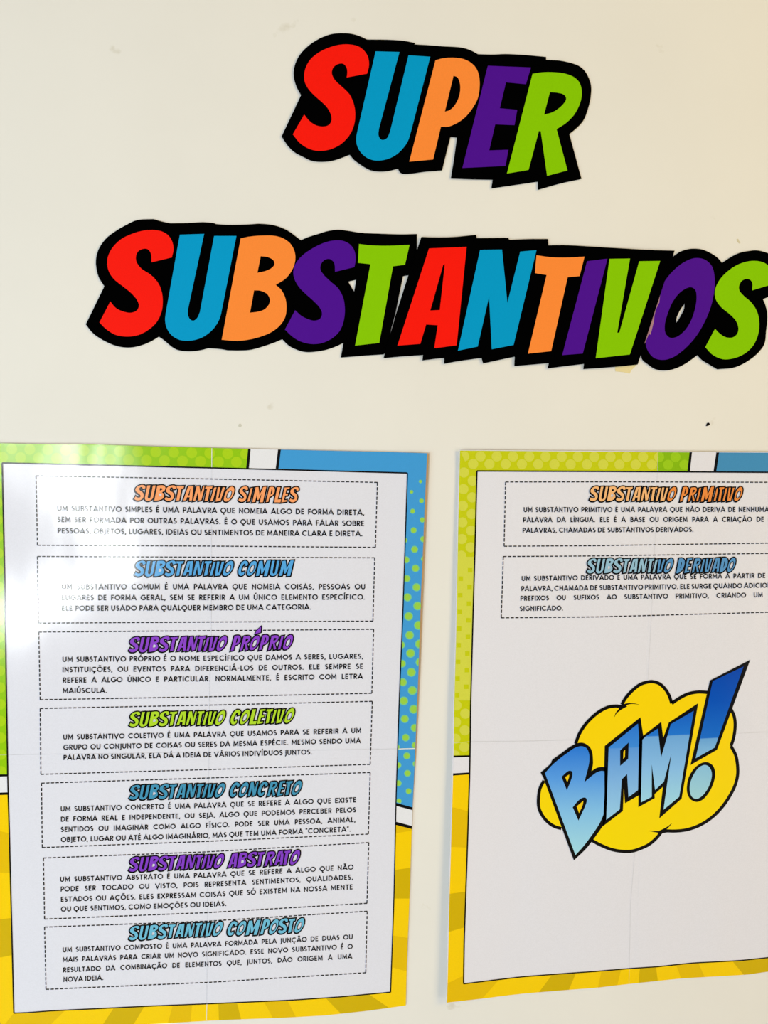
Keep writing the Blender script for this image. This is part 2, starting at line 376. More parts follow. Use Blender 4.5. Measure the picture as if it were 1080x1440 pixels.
# ------------------------------------------------------------------ stroke lettering for the small text
def arc(cx, cy, rx, ry, a0, a1, n=10):
    return [(cx+rx*math.cos(math.radians(a0+(a1-a0)*i/n)), cy+ry*math.sin(math.radians(a0+(a1-a0)*i/n))) for i in range(n+1)]
h_ = 0.08     # half stroke
lo, hi = h_, 1-h_
def ring(cx, r, n=18): return ('c', arc(cx, .5, r, .5-h_, 90, 450-360/n, n-1))
GL = {
 'A': (.84, [[(.04,0),(.42,.97),(.80,0)], [(.17,.27),(.67,.27)]]),
 'B': (.60, [[(.12,0),(.12,1)], [(.12,hi),(.30,hi)]+arc(.30,.735,.19,.185,80,-90,7)+[(.12,.55)], [(.30,.53)]+arc(.34,.305,.21,.225,80,-90,8)+[(.12,lo)]]),
 'C': (.84, [arc(.48,.5,.40,.42,48,312,14)]),
 'D': (.78, [[(.12,0),(.12,1)], [(.12,hi),(.30,hi)]+arc(.30,.5,.40,.42,85,-85,12)+[(.12,lo)]]),
 'E': (.56, [[(.50,hi),(.12,hi),(.12,lo),(.50,lo)], [(.12,.51),(.46,.51)]]),
 'F': (.54, [[(.50,hi),(.12,hi),(.12,0)], [(.12,.47),(.45,.47)]]),
 'G': (.90, [arc(.48,.5,.40,.42,48,332,14)+[(.87,.46),(.52,.46)]]),
 'H': (.74, [[(.12,0),(.12,1)], [(.62,0),(.62,1)], [(.12,.51),(.62,.51)]]),
 'I': (.24, [[(.12,0),(.12,1)]]),
 'J': (.28, [[(.17,1),(.17,-.02)]+arc(-.01,.0,.18,.20,0,-80,6)]),
 'L': (.50, [[(.12,1),(.12,lo),(.48,lo)]]),
 'M': (.90, [[(.11,0),(.14,.93),(.45,.22),(.76,.93),(.79,0)]]),
 'N': (.74, [[(.12,0),(.12,.90),(.62,.10),(.62,1)]]),
 'O': (.92, [ring(.46, .39)]),
 'P': (.58, [[(.12,0),(.12,1)], [(.12,hi),(.30,hi)]+arc(.30,.67,.22,.25,80,-80,8)+[(.12,.42)]]),
 'Q': (.92, [ring(.46, .39), [(.40,.16),(.46,.02)]+arc(.60,-.10,.14,.10,160,290,4)]),
 'R': (.62, [[(.12,0),(.12,1)], [(.12,hi),(.30,hi)]+arc(.30,.69,.22,.23,80,-80,8)+[(.12,.46)], [(.30,.46),(.54,0)]]),
 'S': (.56, [arc(.28,.72,.17,.20,40,235,8)+arc(.28,.28,.19,.20,58,-140,9)]),
 'T': (.62, [[(.02,hi),(.60,hi)], [(.31,hi),(.31,0)]]),
 'U': (.74, [[(.12,1),(.12,.34)]+arc(.37,.34,.25,.26,190,350,9)+[(.62,.34),(.62,1)]]),
 'V': (.80, [[(.04,1),(.40,.03),(.76,1)]]),
 'X': (.68, [[(.05,0),(.63,1)], [(.05,1),(.63,0)]]),
 ',': (.22, [[(.12,.14),(.06,-.14)]]),
 '.': (.24, [[(.10,.16),(.10,.0)]]),
 '-': (.42, [[(.06,.46),(.36,.46)]]),
 '"': (.34, [[(.10,1.02),(.10,.80)], [(.24,1.02),(.24,.80)]]),
}
ACC = {'\u00c9': ('E', 'a'), '\u00c1': ('A', 'a'), '\u00cd': ('I', 'a'), '\u00d3': ('O', 'a'), '\u00da': ('U', 'a'),
       '\u00c3': ('A', 't'), '\u00d5': ('O', 't'), '\u00c7': ('C', 'c')}
def glyph(ch):
    if ch in ACC:
        b, k = ACC[ch]; wd, st = GL[b]; st = list(st); m = wd*0.5
        if k == 'a': st.append([(m-.06, 1.12), (m+.08, 1.34)])
        elif k == 't': st.append([(m-.18, 1.16), (m-.08, 1.24), (m+.06, 1.18), (m+.17, 1.27)])
        else: st.append([(m+.06, .05), (m+.03, -.10)] + [(m+.10, -.16), (m+.04, -.26), (m-.06, -.25)])
        return wd, st
    return GL[ch]
TRACK = 0.10
def width(word, s): return sum(glyph(c)[0] + TRACK for c in word)*s - TRACK*s

def text_line(mb, txt, base, cap, layer, sx=None, justify=True, bold=0.185):
    """one printed line along a px base line of two or three points"""
    words = txt.split(' '); x0 = base[0][0]; x1 = base[-1][0]
    fit = sum(width(wd, 1) for wd in words)
    if sx is None:                              # natural spacing: the em width follows from the line's length
        sx = (x1-x0) / (fit + 0.42*(len(words)-1)); gap = 0.42*sx
    else:
        gap = (x1-x0 - fit*sx) / max(1, len(words)-1)
        if gap < 0.28*sx:
            sx = (x1-x0) / (fit + 0.28*(len(words)-1)); gap = 0.28*sx
        elif gap > 1.6*sx:
            sx = min(sx*1.06, (x1-x0)/fit*0.8); gap = (x1-x0 - fit*sx) / max(1, len(words)-1)
    x = x0
    for wd in words:
        for ch in wd:
            aw, strokes = glyph(ch)
            for st in strokes:
                closed = isinstance(st, tuple)
                pp = st[1] if closed else st
                pts = []
                for (u, v) in pp:
                    X = x + u*sx; Y = interp(base, X, 0) - v*cap
                    pts.append((X, Y))
                mb.strip(pts, bold*cap, layer, closed)
            x += (aw+TRACK)*sx
        x += gap - TRACK*sx
    return sx

# ------------------------------------------------------------------ comic glyphs for the headings
def norm(loops, org, bl, hh):
    """px outline -> em box: bl(x) base line, hh cap height"""
    return [[((x-org)/hh, (bl(x)-y)/hh) for x, y in lp] for lp in loops]
bl1 = lambda x: 473 + (x-190)*(33/740.0)
bl2 = lambda x: 211 + (x-450)*(34/320.0)
BIG = [(S1, 'S'), (U1, 'U'), (B1, 'B'), (S2, 'S'), (T1, 'T'), (A1, 'A'), (N1, 'N'), (T2, 'T'), (I1, 'I'), (V1, 'V'), (O1, 'O')]
CG = {}
for lp, ch in BIG:
    if ch in CG: continue
    q = norm(lp, 0, bl1, 147.0); CG[ch] = q
for lp, ch in ((PA, 'P'), (EA, 'E'), (RA, 'R')):
    CG[ch] = norm(lp, 0, bl2, 147.0)
SL = 0.22
def sl(pts): return [(x + SL*y, y) for x, y in pts]
CG['L'] = [sl([(.0,-.02),(.0,1.0),(.27,1.0),(.25,.22),(.50,.24),(.48,-.02)])]
CG['M'] = [sl([(.0,-.03),(.02,.98),(.26,1.0),(.42,.52),(.54,1.0),(.80,1.02),(.78,-.02),(.52,-.03),(.53,.48),(.44,.12),(.32,.12),(.24,.46),(.24,.0)])]
CG['D'] = [sl([(.0,-.02),(.0,.99),(.20,1.01),(.36,.96),(.48,.84),(.54,.64),(.52,.38),(.42,.16),(.26,.02),(.12,-.03)]), sl([(.23,.76),(.30,.66),(.30,.44),(.24,.28)])]
CG['C'] = [[(x, y) for x, y in smooth("6600,9600 5000,10050 3200,9000 1600,6500 700,3600 900,1200 2100,0 3600,200 4900,1500 5000,3200c 3900,2900c 3200,2300 2900,3000 3200,4600 4000,6500 4900,7700 5300,7200 5200,6000c 6900,6500c 7400,8200", (0, 0), 10000.0)]]
for k in CG:                                    # left side bearing removed at mid height
    mn = min(x for x, y in CG[k][0]); CG[k] = [[(x-mn, y) for x, y in lp] for lp in CG[k]]
CW = {k: max(x for x, y in CG[k][0]) for k in CG}
NATURAL = []                                    # first word keeps the spacing of the big title
_w = norm([lp for q, ch in BIG for lp in q[:1]], 0, bl1, 147.0); _m = min(x for x, y in _w[0])
for (q, ch), w_ in zip(BIG, _w): NATURAL.append(((min(x for x, y in w_)) - _m))
NATW = max(x for x, y in _w[-1]) - _m
def comic_layout(word):
    """em positions with slanted letters tucked into each other"""
    if word == 'SUBSTANTIVO': return list(zip(word, NATURAL)), NATW
    pos = []; x = 0.0
    for i, ch in enumerate(word):
        pos.append((ch, x)); pr = word[i:i+2]
        x += CW[ch] - {'TI': .20, 'RI': .10, 'PO': .10, 'LE': .08, 'RA': .10, 'AT': .10, 'ST': .06}.get(pr, 0.10)
    return pos, x + 0.10
def comic_word(letters, lines, surf, word, xl, xr, b0, b1, h0, h1, lw=1.0, acute=None, split=None):
    xl += 1.2; xr -= 1.2; h0 -= 0.4; h1 -= 0.4
    pos, tot = comic_layout(word); sc = (xr-xl)/tot
    for i, (ch, ex) in enumerate(pos):
        def mp(p):
            X = xl + (ex+p[0])*sc; t = (X-xl)/(xr-xl)
            return (X, b0+(b1-b0)*t - p[1]*(h0+(h1-h0)*t))
        loops = [[mp(p) for p in lp] for lp in CG[ch]]
        tgt = MB(surf); tgt.poly(loops, 6.0 + 0.1*(i % 2))
        letters.append((tgt, bool(split and loops[0][0][0] > split)))
        lines.strip(loops[0], lw*2, 5.0 + 0.02*i, True)
        lines.strip(loops[0], 1.15, 6.6 + 0.02*i, True)
        lines.strip([(x-0.5, y+0.6) for x, y in loops[0]], lw*1.8, 4.6 + 0.02*i, True)
        lines.strip([(x+0.6, y-0.2) for x, y in loops[0]] if ch in 'TNVUMIA' else loops[0], lw*1.4, 4.2 + 0.02*i, True)
        if ch in 'BPRDA': lines.poly([loops[1]], 4.0)
        elif ch == 'O': lines.strip(loops[1], lw*1.0, 6.4, True)
        if acute == i:
            ax = xl + (ex + CW[ch]*0.62)*sc; t = (ax-xl)/(xr-xl); ay = b0+(b1-b0)*t
            ac = [(ax-1.2, ay-23.0), (ax+1.0, ay-27.5), (ax+7.2, ay-33.5), (ax+6.8, ay-25.5)]
            tgt.poly([ac], 6.3); lines.strip(ac, lw*2, 5.3, True)
            lines.strip([(x+1.0, y+0.4) for x, y in ac], lw*1.4, 5.2, True)

# ------------------------------------------------------------------ posters
def clip(poly, convex):
    """Sutherland-Hodgman in px"""
    area2 = sum(convex[i][0]*convex[(i+1) % len(convex)][1]-convex[(i+1) % len(convex)][0]*convex[i][1] for i in range(len(convex)))
    sg = 1 if area2 > 0 else -1
    out = poly
    for i in range(len(convex)):
        a, b = convex[i], convex[(i+1) % len(convex)]
        f = lambda p: sg*((b[0]-a[0])*(p[1]-a[1])-(b[1]-a[1])*(p[0]-a[0]))
        src, out = out, []
        for j in range(len(src)):
            p, q = src[j], src[(j+1) % len(src)]
            fp, fq = f(p), f(q)
            if fp >= 0: out.append(p)
            if (fp >= 0) != (fq >= 0):
                t = fp/(fp-fq); out.append((p[0]+(q[0]-p[0])*t, p[1]+(q[1]-p[1])*t))
        if len(out) < 3: return []
    return out
def circle(cx, cy, r, n=16): return [(cx+r*math.cos(2*math.pi*i/n), cy+r*math.sin(2*math.pi*i/n)) for i in range(n)]

def band(mb, axis, outer, inner, a, b, layer, n=10, m=4):
    """piece of the printed border between outer and inner edge; a, b = (outer coord, inner coord)"""
    g = []
    for i in range(n+1):
        t = i/n; co = a[0]+(b[0]-a[0])*t; ci = a[1]+(b[1]-a[1])*t
        po = interp(outer, co, axis); pi = interp(inner, ci, axis)
        A = (co, po) if axis == 0 else (po, co); B = (ci, pi) if axis == 0 else (pi, ci)
        g.append([mb.pt(A[0]+(B[0]-A[0])*j/m, A[1]+(B[1]-A[1])*j/m, layer) for j in range(m+1)])
    for i in range(n):
        for j in range(m):
            q = (g[i][j], g[i+1][j], g[i+1][j+1], g[i][j+1])
            mb.f.append(q)
def band_poly(axis, outer, inner, a, b):
    r = []
    for (co, ci) in (a, b):
        po = interp(outer, co, axis); pi = interp(inner, ci, axis)
        r.append(((co, po) if axis == 0 else (po, co), (ci, pi) if axis == 0 else (pi, ci)))
    return [r[0][0], r[1][0], r[1][1], r[0][1]]
def fix_normals(o):
    import bmesh
    bm = bmesh.new(); bm.from_mesh(o.data)
    for f in bm.faces:
        f.normal_update()
        if f.normal.y > 0: f.normal_flip()
    bm.to_mesh(o.data); bm.free()

def coons(T, B, L, R, u, v):
    """px point of a four-sided sheet with curved edges"""
    x0, x1 = T[0][0], T[-1][0]; xt = x0+(x1-x0)*u; t = (xt, interp(T, xt, 0))
    x0, x1 = B[0][0], B[-1][0]; xb = x0+(x1-x0)*u; b = (xb, interp(B, xb, 0))
    y0, y1 = L[0][1], L[-1][1]; yl = y0+(y1-y0)*v; l = (interp(L, yl, 1), yl)
    y0, y1 = R[0][1], R[-1][1]; yr = y0+(y1-y0)*v; r = (interp(R, yr, 1), yr)
    c = [T[0], T[-1], B[0], B[-1]]
    return tuple(t[k]*(1-v)+b[k]*v + l[k]*(1-u)+r[k]*u - (c[0][k]*(1-u)*(1-v)+c[1][k]*u*(1-v)+c[2][k]*(1-u)*v+c[3][k]*u*v) for k in (0, 1))

def dashes(mb, pts, layer, wd=1.35, on=4.5, off=2.1):
    """dashed rule along a px polyline"""
    segs = []; tot = 0
    for a, b in zip(pts, pts[1:]):
        segs.append((a, b, tot)); tot += math.dist(a, b)
    def at(s):
        for a, b, s0 in segs:
            L = math.dist(a, b)
            if s <= s0+L+1e-6: t = (s-s0)/L; return (a[0]+(b[0]-a[0])*t, a[1]+(b[1]-a[1])*t)
        return pts[-1]
    n = max(1, round((tot+off)/(on+off))); per = (tot+off)/n
    for i in range(n):
        s = i*per; mb.strip([at(s), at(s+per-off)], wd, layer)

def make_poster(label, surf, T, B, L, R, iT, iB, iL, iR, us, vs, paper, seam_x, seam_y):
    base = P((B[0][0]+B[-1][0])/2, (B[0][1]+B[-1][1])/2, WALL)
    t = thing('poster', label, 'poster', base, 'laminated grammar posters on the wall')
    # four glued sheets, each a thin leaf; the right ones overlap the left ones
    for (u0, u1, du) in ((0, us, 0), (us, 1, 1)):
        for (v0, v1, dv) in ((0, vs, 0), (vs, 1, 1)):
            mb = MB(surf); nu, nv = 16, 20; lay = -1.2*(2-du-dv)*0.5
            g = [[mb.pt(*coons(T, B, L, R, u0+(u1-u0)*i/nu, v0+(v1-v0)*j/nv), lay) for i in range(nu+1)] for j in range(nv+1)]
            for j in range(nv):
                for i in range(nu): mb.f.append((g[j][i], g[j+1][i], g[j+1][i+1], g[j][i+1]))
            n0 = len(mb.v); front = list(mb.v); mb.v += [v+Vector((0, 0.0004, 0)) for v in front]; mb.vals += mb.vals
            rim = [g[0][i] for i in range(nu+1)] + [g[j][nu] for j in range(1, nv+1)] + [g[nv][i] for i in range(nu-1, -1, -1)] + [g[j][0] for j in range(nv-1, 0, -1)]
            for f in list(mb.f): mb.f.append(tuple(k+n0 for k in reversed(f)))
            k0 = len(mb.v); nr = len(rim)
            mb.v += [front[a] for a in rim] + [front[a]+Vector((0, 0.0004, 0)) for a in rim]; mb.vals += [(0, 0)]*(2*nr)
            for a in range(nr): b = (a+1) % nr; mb.f.append((k0+b, k0+a, k0+a+nr, k0+b+nr))
            o = mb.build('paper_sheet', paper, t)
            for p in o.data.polygons: p.use_smooth = abs(p.normal.y) > 0.5
    # thin black rule around the white panel
    ln = MB(surf)
    def sub(pl, axis, n):
        a, b = pl[0][axis], pl[-1][axis]
        return [((a+(b-a)*i/n, interp(pl, a+(b-a)*i/n, 0)) if axis == 0 else (interp(pl, a+(b-a)*i/n, 1), a+(b-a)*i/n)) for i in range(n+1)]
    ln.strip(sub(iT, 0, 30), 2.0, 3.0); ln.strip(sub(iB, 0, 30), 1.5, 3.0)
    ln.strip(sub(iL, 1, 40), 1.9, 3.1); ln.strip(sub(iR, 1, 40), 1.6, 3.1)
    ln.build('frame_line', INK, t)
    # seams: the bare edge of the overlapping sheet
    sm = MB(surf)
    for pl, wd in ((seam_x, 0.30), (seam_y, 0.28)):
        d = []
        for a, b in zip(pl, pl[1:]):
            for k in range(12): d.append((a[0]+(b[0]-a[0])*k/12, a[1]+(b[1]-a[1])*k/12))
        d.append(pl[-1]); sm.strip(d, wd, 2.2)
    sm.build('sheet_seam', EDGE, t)
    return t

# ---------- left poster
LX0, LZ0 = wallxz(603, 637); LX1, LZ1 = wallxz(570, 1413)
def surf_left(x, z):
    v = min(1, max(0, (LZ0 - z) / (LZ0 - LZ1)))
    r = max(0.0, 1 - (LX0 - x)/0.06)
    top = max(0.0, 1-(LZ0+0.01-z)/0.05)
    return 0.0018 + 0.0016*r*r*(1-v) + 0.0010*top*top
T = [(-24, 623.2), (0, 623.3), (60, 624.4), (130, 624.8), (210, 627.5), (297, 629.8), (400, 632.4), (544, 635.6), (600.6, 637.3)]
R = [(600.6, 637.3), (596.6, 727), (594.5, 780), (591.7, 843), (588.8, 938), (585.9, 1006), (583.7, 1064), (580.0, 1138), (576.2, 1257), (572.2, 1354), (570.7, 1414)]
B = [(-5, 1455), (60, 1450), (200, 1441), (305, 1434.8), (400, 1431.2), (458, 1428), (517, 1421.5), (570.7, 1414)]
L = [(-24, 623.2), (-17, 880), (-12, 1150), (-5, 1455)]
iT = [(3, 651), (97, 653.2), (210, 655.8), (297, 658), (410, 660.8), (573, 665.2)]
iR = [(573, 665.2), (567.2, 843), (566.2, 870), (561.4, 986.7), (557, 1122.8), (554.2, 1257), (549.3, 1395.3)]
iB = [(19.4, 1424.8), (39, 1424.2), (68, 1421.8), (136, 1418.6), (210, 1415), (291, 1411.8), (410, 1406.6), (478, 1402), (549.3, 1395.3)]
iL = [(3, 651), (6.8, 824), (7.4, 870), (8.8, 967), (11, 1103), (12.6, 1155), (19.4, 1424.8)]
left = make_poster('white laminated poster with seven dashed text boxes, at the left, glare on its upper left',
                   surf_left, T, B, L, R, iT, iB, iL, iR, 0.515, 0.545, PAPER,
                   [(298, 630), (297.2, 890), (294.7, 967), (290.4, 1434.6)], [(-20, 1062), (297, 1057.6), (584, 1052.6)])
GREENB = mat('border_green', (148, 200, 8)); GREEND = mat('border_green_dot', (172, 210, 18))
SKY = mat('border_blue', (66, 156, 222)); DOTO = mat('dot_halo', (122, 206, 150)); DOTI = mat('dot_green', (156, 208, 74))
WHITEB = mat('border_white', (232, 232, 240)); YEL = mat('border_yellow', (250, 208, 2)); YELM = mat('border_yellow_mid', (232, 190, 2)); YELD = mat('border_yellow_dark', (212, 178, 0))

def build(mb, name, m, parent, label=None, **k):
    o = mb.build(name, m, parent, label, **k); fix_normals(o); return o

def piece(surf, name, m, parent, c, layer):
    if not c: return None
    q = MB(surf); q.poly([c], layer); return q.build(name, m, parent)
def pband(surf, name, m, parent, *a):
    q = MB(surf); band(q, *a); return build(q, name, m, parent)
g = MB(surf_left)
band(g, 0, T, iT, (-24, 3), (349.0, 346.0), 1.0, 24)
band(g, 1, L, iL, (623.2, 651), (1089.0, 1089.0), 1.0, 24)
build(g, 'green_border', GREENB, left, 'green halftone border print')
d = MB(surf_left)
z1 = band_poly(0, T, iT, (-24, 3), (348.5, 345.5))
for row, (x0, y0) in enumerate(((219-25.3*10, 635.6), (206-25.3*9, 647.4))):
    for k in range(-1, 17):
        x = x0+25.3*k; c = clip(circle(x, y0+(x-219)*0.021, 7.7), z1)
        piece(surf_left, 'halftone_dot', GREEND, left, c, 1.6)
z2 = band_poly(1, L, iL, (640, 651), (1088, 1088))
for k in range(19):
    for (cx, dy) in ((4, 0), (-9, 12)):
        c = clip(circle(cx-8+k*0.3, 660+k*23.6+dy, 7.7), z2)
        piece(surf_left, 'halftone_dot', GREEND, left, c, 1.6)
pband(surf_left, 'divider_bar', INK, left, 0, T, iT, (349.0, 346.0), (352.5, 350.0), 2.0, 1)
pband(surf_left, 'divider_bar', INK, left, 0, T, iT, (391.0, 387.5), (395.0, 391.5), 2.0, 1)
pband(surf_left, 'divider_bar', INK, left, 1, L, iL, (1089.0, 1089.0), (1092.4, 1091.8), 2.0, 1)
pband(surf_left, 'divider_bar', INK, left, 1, L, iL, (1115.0, 1114.2), (1118.6, 1117.6), 2.0, 1)
pband(surf_left, 'divider_bar', INK, left, 1, R, iR, (1135.3, 1129.0), (1139.3, 1133.2), 2.0, 1)
pband(surf_left, 'divider_bar', INK, left, 1, R, iR, (1161.5, 1155.5), (1165.8, 1160.0), 2.0, 1)

pband(surf_left, 'white_gap', WHITEB, left, 0, T, iT, (352.5, 350), (391, 387.5), 1.0, 4)
pband(surf_left, 'white_gap', WHITEB, left, 1, L, iL, (1092.4, 1091.8), (1115, 1114.2), 1.0, 3)
pband(surf_left, 'white_gap', WHITEB, left, 1, R, iR, (1139.3, 1133.2), (1161.5, 1155.5), 1.0, 3)

sb = MB(surf_left)
band(sb, 0, T, iT, (395, 391.5), (600.6, 573), 1.0, 16)
band(sb, 1, R, iR, (637.3, 665.2), (1135.3, 1129), 1.0, 30)
build(sb, 'blue_border', SKY, left, 'blue border print')
dots = [(984,345,13),(919,420,14),(991,485,18),(927,560,19),(997,623,20),(934,698,23),(1003,762,23),(870,770,20),(941,836,26),(1008,905,22),(880,912,26),(948,973,28),(885,1047,27),(955,1110,30),(890,1183,30),(963,1245,32),(898,1320,32),(970,1385,34)]
dots = [(400+x/5.143, 610+y/5.143, r/5.143) for x, y, r in dots]
dots += [(400+x/5.143, 870+y/5.143, r/5.143) for x, y, r in [(905,120,32),(977,183,33),(912,250,33),(845,190,28),(850,325,29),(980,315,32),(918,388,33),(857,460,30),(925,520,33),(863,595,32),(935,655,33),(870,725,30),(942,790,30),(877,860,28),(945,915,26),(885,992,26),(810,930,26),(822,1060,24),(950,1050,24),(890,1118,25),(824,1190,24),(898,1248,22),(828,1320,20)]]
z3 = band_poly(1, R, iR, (660, 668), (900, 900)); z4 = band_poly(1, R, iR, (900, 900), (1134, 1128))
for x, y, r in dots:
    for z in (z3, z4):
        c = clip(circle(x, y, r*1.0), z)
        o = piece(surf_left, 'border_dot', DOTO, left, c, 1.8)
        c = clip(circle(x, y, r*0.76), z)
        if o: piece(surf_left, 'dot_centre', DOTI, o, c, 2.6)
yb = MB(surf_left)
band(yb, 1, L, iL, (1118.6, 1117.6), (1455, 1424.8), 1.0, 20)
band(yb, 0, B, iB, (-5, 19.4), (570.7, 549.3), 1.0, 30)
band(yb, 1, R, iR, (1165.8, 1160.0), (1414, 1395.3), 1.0, 16)
build(yb, 'yellow_border', YEL, left, 'yellow border print')
pband(surf_left, 'yellow_ray', YELM, left, 1, L, iL, (1166, 1172), (1226, 1228), 2.0, 8); pband(surf_left, 'dark_yellow_ray', YELD, left, 1, L, iL, (1294, 1291), (1348, 1343), 2.0, 8)
pband(surf_left, 'yellow_ray', YELM, left, 1, R, iR, (1166, 1160.5), (1168, 1172), 2.0, 2)
pband(surf_left, 'dark_yellow_ray', YELD, left, 1, R, iR, (1220.5, 1223.5), (1263.6, 1263.6), 2.0, 8); pband(surf_left, 'yellow_ray', YELM, left, 1, R, iR, (1319, 1315.6), (1366, 1360), 2.0, 8)
pband(surf_left, 'yellow_ray', YELM, left, 0, B, iB, (-5, 19.4), (62, 92), 2.0, 8); pband(surf_left, 'dark_yellow_ray', YELD, left, 0, B, iB, (142, 160), (187, 203), 2.0, 8)
pband(surf_left, 'yellow_ray', YELM, left, 0, B, iB, (236, 243), (268, 270), 2.0, 6); pband(surf_left, 'dark_yellow_ray', YELD, left, 0, B, iB, (308, 307), (339, 333), 2.0, 6)
pband(surf_left, 'yellow_ray', YELM, left, 0, B, iB, (384, 371), (416, 404), 2.0, 6); pband(surf_left, 'dark_yellow_ray', YELD, left, 0, B, iB, (479.5, 458), (547, 518.5), 2.0, 8)
for pp, wd in (([(297.9, 630.2), (297.8, 657)], 1.0), ([(560.5, 1053.2), (572, 1052.8), (583.6, 1052.6)], 1.1), ([(291, 1411.8), (290.3, 1435)], 0.8)):
    mg = MB(surf_left); mg.strip(pp, wd, 3.4); build(mg, 'seam_margin', MARGIN, left)

SEAM = 296
boxes_l = [([(50.6,669.3),(297,673.6),(530.7,678.4)], [(52.5,766.8),(297,768),(527.9,769.8)]),
           ([(52.5,782.6),(297,783.6),(527,784.4)], [(53.9,876.4),(297,874.8),(524.4,873.5)]),
           ([(54.4,888.9),(297,887),(525.4,885)], [(56.4,984.1),(297,979.9),(522.9,975)]),
           ([(56.4,996.4),(297,991.6),(523.5,986.3)], [(57.4,1089),(297,1082.2),(520.6,1075)]),
           ([(58.3,1101.4),(297,1094),(520.6,1086.4)], [(59.3,1192),(297,1183),(518,1173)]),
           ([(60.9,1206.7),(291,1198),(518.6,1184.9)], [(62.6,1292.6),(291,1283.5),(516,1270.4)]),
           ([(62.6,1303.9),(291,1295.5),(516.3,1281.5)], [(64.6,1391.4),(291,1381.7),(514.3,1368)])]
def dashed_box(surf, top, bot, parent, right=True):
    mb = MB(surf)
    dashes(mb, top, 3.0); dashes(mb, bot, 3.0)
    dashes(mb, [top[0], bot[0]], 3.3)
    if right: dashes(mb, [top[-1], bot[-1]], 3.3)
    build(mb, 'dashed_box', TEXTINK, parent, kind='stuff')
for tp, bt in boxes_l: dashed_box(surf_left, tp, bt, left)

heads_l = [('SIMPLES', (186.8,331.3,704.2,706.0,22.8,22.8), (333.5,422.0,706.0,706.9,22.6,22.4), (255,162,104), 'orange', None),
           ('COMUM', (187.2,330.0,811.0,810.2,22.8,22.6), (333.5,415.0,810.2,809.8,22.4,22.4), (84,166,232), 'blue', None),
           ('PROPRIO', (179.3,321.0,917.6,915.4,22.0,22.0), (322.5,413.6,915.4,913.6,22.0,22.0), (140,66,208), 'purple', 2),
           ('COLETIVO', (180.0,318.8,1022.4,1019.8,21.6,21.8), (322.5,415.8,1019.4,1016.8,21.8,22.0), (178,218,46), 'lime green', None),
           ('CONCRETO', (180.0,318.0,1125.0,1121.6,21.2,21.4), (321.4,426.0,1121.2,1118.4,21.4,21.8), (68,148,188), 'steel blue', None),
           ('ABSTRATO', (179.4,316.8,1226.4,1221.0,21.2,21.4), (318.5,423.6,1221.0,1216.0,21.4,22.0), (132,62,204), 'purple', None),
           ('COMPOSTO', (179.4,315.0,1322.8,1316.0,20.6,21.2), (318.2,429.6,1316.4,1311.6,21.2,21.8), (110,188,222), 'light blue', None)]
def heading(surf, parent, w2, a, b, colour, cname, acute=None, split=None, colour2=None):
    letters = []; ln = MB(surf)
    comic_word(letters, ln, surf, 'SUBSTANTIVO', *a, split=split)
    comic_word(letters, ln, surf, w2, *b, acute=acute, split=split)
    word = {'PROPRIO': 'PR\u00d3PRIO'}.get(w2, w2)
    h = build(ln, 'heading', INK, parent, cname + ' comic heading SUBSTANTIVO ' + word)
    m = mat('heading_%s_%s' % (cname.replace(' ', '_'), w2.lower()), colour)
    m2 = mat('heading_deep_%s_%s' % (cname.replace(' ', '_'), w2.lower()), colour2 or colour)
    for q, deep in letters: q.build('letter', m2 if deep else m, h)
    return h
for w2, a, b, c, cn, ac in heads_l: heading(surf_left, left, w2, a, b, c, cn, ac)

